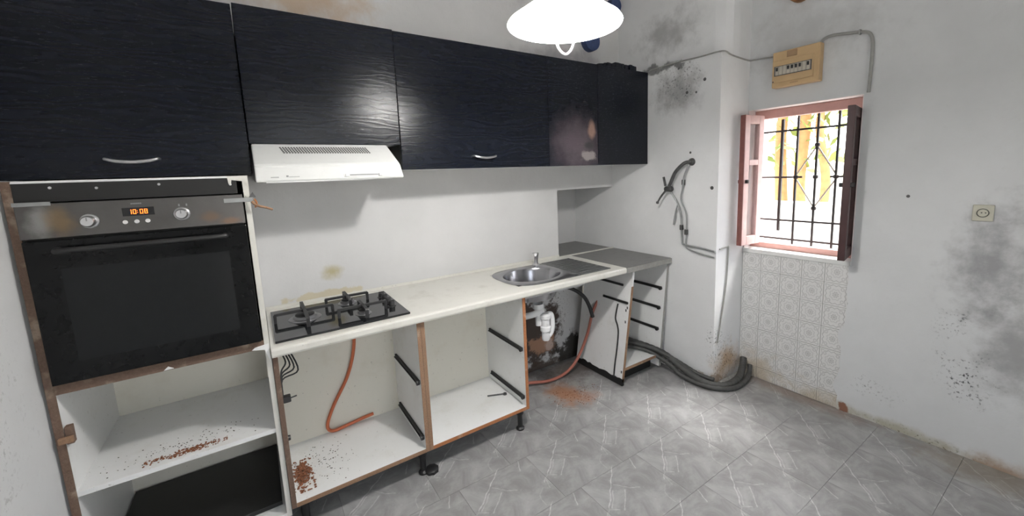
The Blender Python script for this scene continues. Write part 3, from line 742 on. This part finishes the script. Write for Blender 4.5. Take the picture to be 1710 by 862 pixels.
for kd, s_, z in prof:
    R_ = []
    for k in range(NS):
        a = 6.2831853*k/NS+.001
        if kd == 'o': q = outline(a)*s_; R_.append(bm.verts.new((bcx+q*math.cos(a), bcy+q*math.sin(a), HC+z)))
        else: R_.append(bm.verts.new((bcx+ra*s_*math.cos(a), bcy+rb*s_*math.sin(a), HC+z)))
    rings.append(R_)
for A, B in zip(rings[:-1], rings[1:]):
    for k in range(NS): bm.faces.new([A[k], A[(k+1) % NS], B[(k+1) % NS], B[k]])
bm.faces.new(rings[-1])
bowl = finish(bm, 'bowl', 'sink_steel', t, True)
lathe('drain_strainer', [(0, .003), (.012, .003), (.020, .002), (.026, .004), (.028, 0)], 'chrome', bowl, 24, (bcx, bcy, HC-.152))
dr = box('drainer', 1.661, 1.915, -.545, -.105, HC+.0005, HC+.006, 'drainer_steel', t, .002)
for k in range(9): box('rib', 1.69, 1.90, -.505+k*.046, -.497+k*.046, HC+.005, HC+.009, 'drainer_steel', dr, .002)
# short mixer tap at the back
t = thing('sink_tap', (1.60, -.125, HC+.006), 'short grey tap stump at the back of the sink', 'tap')
lathe('base', [(0, 0), (.026, 0), (.026, .006), (.018, .012), (.017, .02), (0, .02)], 'chrome', t, 20, (1.60, -.125, HC+.0065))
lathe('body', [(.014, .018), (.017, .04), (.022, .075), (.024, .085), (0, .088)], 'chrome', t, 20, (1.60, -.125, HC+.0065))
tube('spout_stub', [(1.60, -.125, HC+.065), (1.585, -.15, HC+.083), (1.572, -.168, HC+.090)], .010, 'chrome', t, 4, 10)

# ------------------------------------------------------------------ two open base cabinets
def runner(parent, x, y0, y1, z):
    """black drawer runner screwed to the inner face at x"""
    bm = bmesh.new(); abox(bm, x-.011, x, y0, y1, z-.009, z+.009, .002); abox(bm, x-.016, x-.011, y0, y1, z-.009, z-.005)
    alathe(bm, [(0, -.016), (.013, -.016), (.013, -.002), (0, -.002)], 12, (x, y0+.012, z-.004), 'X')
    return finish(bm, 'drawer_runner', 'black_plastic', parent)
YF, YB, ZF, ZU = -.572, -.105, .132, HC-HT-.001
def leg(parent, x, y):
    return lathe('leg', [(0, .001), (.024, .001), (.025, .010), (.015, .018), (.015, .09), (.022, .100), (.022, ZF), (0, ZF)], 'black_plastic', parent, 16, (x, y, 0))
def base_cabinet(x0, x1, label, edgeL, edgeR, edgeB):
    t = thing('base_cabinet', ((x0+x1)/2, -.34, 0), label, 'cabinet', 'white base cabinets under the worktop')
    L = box('side_panel', x0, x0+.017, YF, YB, ZF, ZU, 'white_board', t); box('edge_band', x0-.0004, x0+.0178, YF-.003, YF, ZF, ZU, edgeL, L)
    Rr = box('side_panel', x1-.017, x1, YF, YB, ZF, ZU, 'white_board', t); box('edge_band', x1-.0178, x1+.0004, YF-.003, YF, ZF, ZU, edgeR, Rr)
    b = box('bottom_panel', x0+.017, x1-.017, YF, YB, ZF, ZF+.017, 'white_board', t); box('edge_band', x0+.018, x1-.018, YF-.003, YF, ZF-.0005, ZF+.0175, edgeB, b)
    box('back_panel', x0+.017, x1-.017, YB-.009, YB-.001, ZF+.017, ZU, 'cream_board', t)
    for z in (.500, .205): runner(t, x1-.017, YF+.012, YB-.06, z)
    return t
t = base_cabinet(.002, .603, 'open white base cabinet under the hob with rust crumbs inside', 'brown_edge', 'chipboard', 'chipboard')
leg(t, .05, -.52); leg(t, .575, -.535)
t = base_cabinet(.605, 1.208, 'open white base cabinet between the hob and the sink with orange brown edges', 'chipboard', 'rusty_edge', 'rusty_edge')
leg(t, 1.165, -.535); leg(t, .65, -.16)
o = lathe('leg_foot', [(0, 0.001), (.036, .001), (.036, .016), (.028, .022), (0, .022)], 'black_plastic', None, 8, (.612, -.552, 0)); tag(o, 'small black block on the floor at the foot of the base cabinets', 'block')
# hinge stubs and wires at the left panel of the hob cabinet
t = thing('wire_bundle', (.04, -.5, .72), 'tangle of dark wires under the left end of the worktop', 'wires')
for i in range(4):
    tube('wire', [(.03+.01*i, -.50, .805), (.045+.014*i, -.53+.01*i, .76-.02*i), (.026, -.545, .73-.012*i), (.021, -.55, .68-.02*i)], .0035, 'black_rubber', t, 5, 6)
t = thing('dark_plug', (.03, -.5, .60), 'small black plug stuck to the left panel of the hob cabinet', 'plug')
box('plug_body', .0195, .048, -.545, -.515, .588, .615, 'black_plastic', t, .004); tube('plug_pin', [(.046, -.53, .600), (.070, -.53, .603)], .003, 'old_tap', t, 0, 6)
o = lathe('hole_cover', [(0, .010), (.010, .010), (.012, 0)], 'black_plastic', None, 12, (.0192, -.535, .43), 'X'); tag(o, 'black screw cap on the left panel of the hob cabinet', 'cap')

# orange gas hose inside the hob cabinet
o = tube('gas_hose', [(.372, -.15, .805), (.374, -.14, .62), (.330, -.13, .45), (.245, -.13, .30), (.205, -.135, .205), (.225, -.14, .165), (.30, -.13, .163), (.38, -.125, .170), (.44, -.12, .172)], .0085, 'orange_rubber', None, 8, 10)
tag(o, 'orange rubber gas hose hanging inside the hob cabinet', 'hose')
# small tool lying in the second cabinet
t = thing('small_spanner', (1.12, -.36, ZF+.018), 'small dark spanner lying in the cabinet beside the sink', 'tool')
tube('shaft', [(1.06, -.335, ZF+.0225), (1.15, -.375, ZF+.0225)], .0045, 'old_tap', t, 0, 8)
lathe('ring_end', [(.006, -.004), (.012, -.004), (.012, .004), (.006, .004)], 'old_tap', t, 14, (1.158, -.380, ZF+.0225), 'Z', True)

# crumbs
def crumbs(name, cx, cy, sx, sy, z, n, mat, label, seed, rmax=.004, rot=0., pile=0.):
    rn = random.Random(seed); bm = bmesh.new()
    for i in range(n):
        a, b_ = rn.gauss(0, sx), rn.gauss(0, sy); a = max(-2*sx, min(2*sx, a)); b_ = max(-2*sy, min(2*sy, b_))
        x = cx+a*math.cos(rot)-b_*math.sin(rot); y = cy+a*math.sin(rot)+b_*math.cos(rot); s = rn.uniform(.3, 1)*rmax
        m = bmesh.ops.create_icosphere(bm, subdivisions=1, radius=s)['verts']
        hh = pile*math.exp(-(a/sx)**2-(b_/sy)**2)*rn.random()
        for v in m: v.co = Vector((v.co.x*rn.uniform(.7, 1.4)+x, v.co.y*rn.uniform(.7, 1.4)+y, v.co.z*.6+z+s*.55+hh))
    o = finish(bm, name, mat); tag(o, label, 'crumbs', None, 'stuff'); return o
crumbs('rust_pile', .058, -.40, .020, .060, ZF+.017, 420, 'rust_dirt', 'pile of rust brown crumbs on the floor of the hob cabinet', 11, .006, 0., .012)
crumbs('dark_crumbs', .16, -.36, .06, .09, ZF+.017, 110, 'dark_dirt', 'scattered dark crumbs on the floor of the hob cabinet', 12, .003)
crumbs('shelf_crumbs', -.30, -.515, .06, .010, .503, 260, 'rust_dirt', 'rust brown crumbs along the front of the oven housing shelf', 13, .004)
crumbs('shelf_specks', -.30, -.46, .12, .035, .503, 120, 'dark_dirt', 'dark specks scattered over the oven housing shelf', 14, .0025)
crumbs('rust_floor_dust', 1.68, -.46, .09, .06, 0, 160, 'rust_dirt', 'rust coloured crumbs on the floor in front of the sink gap', 15, .0035)

# ------------------------------------------------------------------ under the sink: trap, pipes, hoses
TY = -.455; TX = 1.40
t = thing('sink_trap', (1.42, -.42, .42), 'white plastic bottle trap and pipe hanging below the sink', 'drain trap')
lathe('tail_pipe', [(.030, .0), (.034, -.009), (.034, -.03), (.020, -.04), (.020, -.14), (.0, -.14)], 'white_plastic', t, 18, (TX, TY+.03, HC-.160))
lathe('trap_cup', [(0, -.09), (.020, -.09), (.026, -.082), (.024, -.03), (.033, -.026), (.033, .0), (.027, .006), (.027, .05), (.034, .055), (.034, .075), (.022, .085), (0, .085)], 'white_plastic', t, 18, (TX+.03, TY, .545))
tube('u_bend', [(TX+.04, TY, .62), (TX+.075, TY, .615), (TX+.085, TY, .56), (TX+.075, TY, .50), (TX+.04, TY, .470)], .016, 'white_plastic', t, 5, 12)
tube('outlet_pipe', [(TX+.02, TY+.01, .655), (TX-.04, TY+.02, .635), (TX-.09, TY+.06, .62), (TX-.13, TY+.14, .60)], .020, 'white_plastic', t, 5, 12)
box('bowl_apron', 1.235, 1.72, -.50, -.47, HC-.085, HC-.042, 'chrome', t, .002)
o = tube('red_hose', [(1.26, -.12, .04), (1.45, -.17, .035), (1.62, -.22, .02), (1.78, -.22, .035), (1.90, -.21, .11), (1.985, -.22, .27), (2.03, -.24, .45), (2.09, -.26, .56)], .011, 'red_rubber', None, 8, 10)
tag(o, 'dull red hose curving over the floor beneath the sink', 'hose')
o = tube('black_sink_pipe', [(1.74, -.20, .69), (1.83, -.22, .665), (1.92, -.25, .60), (1.97, -.26, .52), (2.0, -.27, .42)], .014, 'black_rubber', None, 8, 10)
tag(o, 'black bent pipe under the drainer of the sink', 'pipe')

# ------------------------------------------------------------------ leaning drawer unit
t = thing('drawer_unit', (2.2, -.3, 0), 'battered white drawer unit without drawers leaning below the worktop end', 'cabinet')
def lean_panel(name, xb, xt, zb, zt, y0, y1, th, mat, parent):
    bm = bmesh.new(); hexa(bm, [(xb, y0, zb), (xb+th, y0, zb), (xb+th, y1, zb), (xb, y1, zb), (xt, y0, zt), (xt+th, y0, zt), (xt+th, y1, zt), (xt, y1, zt)]); return finish(bm, name, mat, parent)
lx = lambda z: 1.985+(z-.03)*.150
rx = lambda z: 2.382+(z-.03)*.115
LP = lean_panel('side_panel', lx(.03), lx(.80), .03, .80, -.572, -.09, .018, 'white_board', t)
lean_panel('edge_band', lx(.03)-.0004, lx(.70)-.0004, .03, .70, -.575, -.572, .019, 'chipboard', LP)
RP = lean_panel('side_panel', rx(.03), rx(.80), .03, .80, -.572, -.09, .018, 'white_board', t)
lean_panel('edge_band', rx(.03)-.0004, rx(.80)-.0004, .03, .80, -.575, -.572, .019, 'painted_cable', RP)
lean_panel('bottom_panel', lx(.11)+.018, lx(.126)+.018, .110, .127, -.572, -.09, rx(.11)-lx(.11)-.019, 'white_board', t)
box('bottom_edge', lx(.11)+.020, rx(.11)-.002, -.5755, -.572, .109, .128, 'chipboard', t)
box('plinth', 2.025, 2.375, -.50, -.485, .002, .11, 'black_board', t)
box('back_panel', lx(.4)+.02, rx(.4), -.098, -.09, .13, .80, 'cream_board', t)
bm = bmesh.new()   # torn dark lower edge of the left panel
rn = random.Random(9); zz = [.03-.012*rn.random() for _ in range(20)]
prism(bm, [(lx(.03)-.001, -.575+i*.0255, .045+.014*rn.random()) for i in range(20)]+[(lx(.03)-.001, -.575+i*.0255, .004) for i in range(19, -1, -1)], (.019, 0, 0)); finish(bm, 'bottom_rot', 'black_board', t)
for z in (.618, .470, .310, .150):
    bm = bmesh.new(); x = rx(z); abox(bm, x-.012, x-.001, -.545, -.20, z-.010, z+.010, .002)
    alathe(bm, [(0, -.018), (.013, -.018), (.013, -.002), (0, -.002)], 12, (x, -.535, z-.004), 'X'); finish(bm, 'drawer_runner', 'black_plastic', t)
for z, y0, y1 in ((.585, -.56, -.32), (.700, -.50, -.25)):
    bm = bmesh.new(); x = lx(z); abox(bm, x-.012, x-.001, y0, y1, z-.008, z+.008, .002); finish(bm, 'drawer_runner', 'black_plastic', LP)
for y, z in ((-.555, .55), (-.545, .53), (-.56, .10), (-.55, .45)):
    x = lx(z); box('screw_hole', x-.002, x-.0001, y-.005, y+.005, z-.009, z+.009, 'dark_slot', LP)
x = lambda z: lx(z)-.006
o = tube('panel_cable', [(x(.56), -.47, .56), (x(.46), -.46, .46), (x(.41), -.485, .41), (x(.36), -.50, .36), (x(.25), -.502, .25), (x(.13), -.498, .13), (x(.05), -.50, .05)], .0055, 'black_rubber', None, 6, 8)
tag(o, 'thin black cable running down the outside of the leaning drawer unit', 'cable')

# thick corrugated pipes trailing from the drawer unit to the pier
R3 = [1.0, 1.0, .9]
for i, (pts, r, lab) in enumerate([
    ([(2.25, -.26, .19), (2.33, -.42, .175), (2.40, -.60, .135), (2.41, -.76, .075), (2.42, -.92, .035), (2.50, -1.02, .026), (2.64, -1.035, .035), (2.735, -1.015, .075), (2.795, -.99, .125)], .024, 'thickest grey corrugated pipe sweeping along the floor round the pier'),
    ([(2.22, -.30, .155), (2.32, -.48, .15), (2.375, -.63, .095), (2.385, -.78, .035), (2.41, -.95, .020), (2.50, -1.055, .018), (2.63, -1.075, .018), (2.74, -1.06, .045), (2.80, -1.035, .085)], .017, 'thinner grey pipe lying outermost on the floor round the pier'),
    ([(2.24, -.36, .20), (2.34, -.55, .175), (2.42, -.70, .11), (2.45, -.86, .06), (2.47, -.965, .055)], .014, 'short dark pipe lying on top of the corrugated pipes')]):
    o = tube('corrugated_pipe', pts, r, 'grey_conduit', None, 14, 10, R3); tag(o, lab, 'pipe', 'pipes trailing from the drawer unit')

# ------------------------------------------------------------------ tap and pipes on the pier wall
t = thing('wall_tap', (X1-.04, -.62, 1.35), 'old dark wall tap with hanging pipes on the pier wall', 'tap')
xw = X1
lathe('rosette', [(0, -.020), (.012, -.020), (.024, -.010), (.026, 0)], 'old_tap', t, 20, (xw, -.748, 1.537), 'X')
tube('swan_neck', [(xw-.012, -.748, 1.537), (xw-.045, -.72, 1.53), (xw-.055, -.66, 1.475), (xw-.055, -.62, 1.40), (xw-.052, -.60, 1.365)], .012, 'old_tap', t, 6, 10)
lathe('valve_body', [(0, -.03), (.016, -.03), (.020, -.02), (.020, .02), (.015, .03), (0, .03)], 'old_tap', t, 16, (xw-.05, -.60, 1.355), 'Y')
tube('lever', [(xw-.055, -.585, 1.35), (xw-.07, -.55, 1.30), (xw-.075, -.528, 1.262)], lambda q: .008-.002*q, 'old_tap', t, 4, 8)
lathe('lever_knob', [(0, -.011), (.009, -.008), (.011, 0), (.009, .008), (0, .011)], 'old_tap', t, 12, (xw-.076, -.525, 1.257))
tube('valve_stem', [(xw-.055, -.575, 1.375), (xw-.06, -.563, 1.44)], .008, 'old_tap', t, 0, 8)
tube('hanging_pipe', [(xw-.045, -.61, 1.34), (xw-.04, -.66, 1.27), (xw-.03, -.685, 1.19), (xw-.022, -.69, 1.10), (xw-.02, -.695, .99), (xw-.02, -.715, .965), (xw-.018, -.84, .955), (xw-.018, -.945, .944)], .0065, 'lead_pipe', t, 8, 8)
tube('hanging_pipe', [(xw-.02, -.738, 1.52), (xw-.03, -.71, 1.44), (xw-.03, -.70, 1.36), (xw-.025, -.685, 1.28), (xw-.02, -.725, 1.18), (xw-.018, -.728, 1.05), (xw-.018, -.725, .965), (xw-.018, -.75, .935), (xw-.018, -.85, .915), (xw-.018, -.94, .905)], .0055, 'lead_pipe', t, 8, 8)
tube('loose_pipe', [(xw-.04, -.67, 1.25), (xw-.035, -.645, 1.17), (xw-.03, -.63, 1.10)], .0055, 'lead_pipe', t, 4, 8)
for y, z in ((-.69, 1.085), (-.728, 1.055), (-.70, 1.40)):
    lathe('pipe_nut', [(.006, -.018), (.012, -.018), (.013, -.012), (.013, .012), (.012, .018), (.006, .018)], 'old_tap', t, 8, (xw-.022, y, z))
# vertical pipe down the return of the pier
o = tube('pier_cable', [(xw+.03, YP-.006, .955), (xw+.12, YP-.006, .96), (xw+.135, YP-.006, .935), (xw+.12, YP-.006, .70), (xw+.07, YP-.006, .45), (xw+.035, YP-.006, .30)], .005, 'painted_cable', None, 6, 6); tag(o, 'thin pale cable down the side of the pier below the window', 'cable')
for i, (y, z, s) in enumerate(((-.70, 2.00, .010), (-.83, 2.06, .011), (-.77, 1.99, .007), (-.90, 1.362, .012), (-.735, 1.60, .008))):
    o = lathe('wall_plug_hole', [(0, -.003), (s*.6, -.004), (s, -.001), (s*1.05, .001)], 'dark_slot', None, 10, (X1, y, z), 'X')
    tag(o, ['lowest left dark plug hole high on the pier wall', 'rightmost dark plug hole high on the pier wall', 'middle small dark plug hole high on the pier wall', 'dark plug hole right of the wall tap', 'small dark plug hole just above the wall tap'][i], 'hole', 'plug holes in the pier wall')
o = lathe('wall_plug_hole', [(0, -.003), (.006, -.004), (.008, 0)], 'dark_slot', None, 10, (X2, -1.80, 1.31), 'X'); tag(o, 'single dark plug hole in the wall between window and socket', 'hole')

# ------------------------------------------------------------------ cable along the ledge, fuse box, conduit, socket
o = tube('ledge_cable', [(X1-.004, -.39, 2.208), (X1-.005, -.60, 2.212), (X1-.006, -.80, 2.205), (X1-.004, YP-.006, 2.203), (X1+.10, YP-.008, 2.192), (X2-.04, YP-.008, 2.183), (X2-.008, YP-.03, 2.183), (X2-.007, -1.02, 2.180), (X2-.007, -1.115, 2.172)], .005, 'painted_cable', None, 5, 8)
tag(o, 'grey painted cable along the pier ledge to the fuse box', 'cable')
t = thing('fuse_box', (X2, -1.24, 1.97), 'yellowed fuse box with a row of breakers above the window', 'fuse box')
bx = X2-.055
box('case', bx, X2+.001, -1.372, -1.112, 1.972, 2.185, 'tan_plastic', t, .006)
box('cover_frame', bx-.006, bx+.001, -1.345, -1.116, 2.000, 2.130, 'tan_plastic', t, .003)
box('name_plate', bx-.004, bx+.001, -1.252, -1.195, 2.142, 2.178, 'tan_dark', t, .002)
wdw = box('breaker_window', bx-.0075, bx-.005, -1.335, -1.128, 2.040, 2.098, 'dark_slot', t)
for k in range(9):
    y = -1.147-k*.0215
    br = box('breaker', bx-.012, bx-.0072, y-.0098, y+.0098, 2.044, 2.094, 'breaker', t, .001)
    if k in (0, 3, 4, 5, 6, 8): box('switch', bx-.020, bx-.011, y-.0045, y+.0045, 2.068, 2.088, 'black_plastic', br, .001)
bm = bmesh.new()
for k in range(5): abox(bm, bx-.0008, bx+.001, -1.262+k*.009, -1.256+k*.009, 1.986, 1.991)
finish(bm, 'printed_mark', 'tan_dark', t)
box('cover_screw', bx-.008, bx-.005, -1.127, -1.120, 2.005, 2.012, 'dark_slot', t)
xc = X2-.011
o = tube('conduit', [(xc, -1.352, 2.186), (xc, -1.375, 2.206), (xc, -1.42, 2.212), (xc, -1.50, 2.200), (xc, -1.55, 2.192), (xc, -1.585, 2.175), (xc, -1.600, 2.13), (xc, -1.603, 2.05), (xc, -1.602, 1.95), (xc, -1.600, 1.868)], .008, 'painted_cable', None, 8, 10)
tag(o, 'grey painted conduit arching from the fuse box to the window corner', 'conduit')
o = box('conduit_clip', xc-.012, X2, -1.546, -1.538, 2.180, 2.206, 'painted_cable', None, .002); tag(o, 'small clip holding the conduit to the wall', 'clip')
t = thing('wall_socket', (X2, -2.073, 1.20), 'ivory wall socket on the stained wall right of the window', 'socket')
box('plate', X2-.011, X2+.001, -2.108, -2.038, 1.200, 1.277, 'socket_plastic', t, .004)
sr = lathe('socket_well', [(.021, .0), (.021, -.0025), (.019, -.003), (.0175, .0), (.0165, .006), (0, .006)], 'socket_shade', t, 24, (X2-.0112, -2.073, 1.239), 'X')
lathe('socket_face', [(0, -.001), (.014, -.001), (.0155, .003)], 'socket_plastic', sr, 24, (X2-.0118, -2.076, 1.239), 'X')
for dy in (-.009, .004): lathe('pin_hole', [(0, -.0006), (.003, -.0006), (.003, .001)], 'socket_shade', sr, 10, (X2-.0128, -2.073+dy, 1.240), 'X')

# ------------------------------------------------------------------ pendant lamp
lxp, lyp, lz = .862, -1.400, 1.948
t = thing('pendant_lamp', (lxp, lyp, lz), 'white conical glass pendant lamp glowing over the room', 'lamp')
R0 = .177
lathe('shade', [(R0-.004, .002), (R0-.001, .000), (R0+.001, .003), (R0-.004, .010), (.115, .050), (.055, .092), (.032, .112), (.030, .111), (.052, .089), (.112, .046), (R0-.009, .008)], 'opal', t, 64, (lxp, lyp, lz), 'Z', True)
lathe('lamp_holder', [(0, .15), (.024, .15), (.027, .12), (.024, .085), (0, .085)], 'white_plastic', t, 20, (lxp, lyp, lz))
lathe('bulb', [(.012, .084), (.018, .076), (.032, .056), (.035, .042), (.032, .026), (.020, .012), (0, .008)], 'bulb', t, 24, (lxp, lyp, lz))
tube('cord', [(lxp, lyp, lz+.148), (lxp, lyp, ZC-.001)], .004, 'white_plastic', t, 0, 8)
ca, sa = rt.x, rt.y
pts = [(-.034, .05), (-.034, .01), (-.030, -.035), (-.018, -.070), (.002, -.085), (.020, -.070), (.032, -.035), (.040, .005), (.042, .05)]
tube('pull_handle', [(lxp+ca*a_, lyp+sa*a_-.0, lz+b_) for a_, b_ in pts], .0035, 'white_plastic', t, 6, 8)
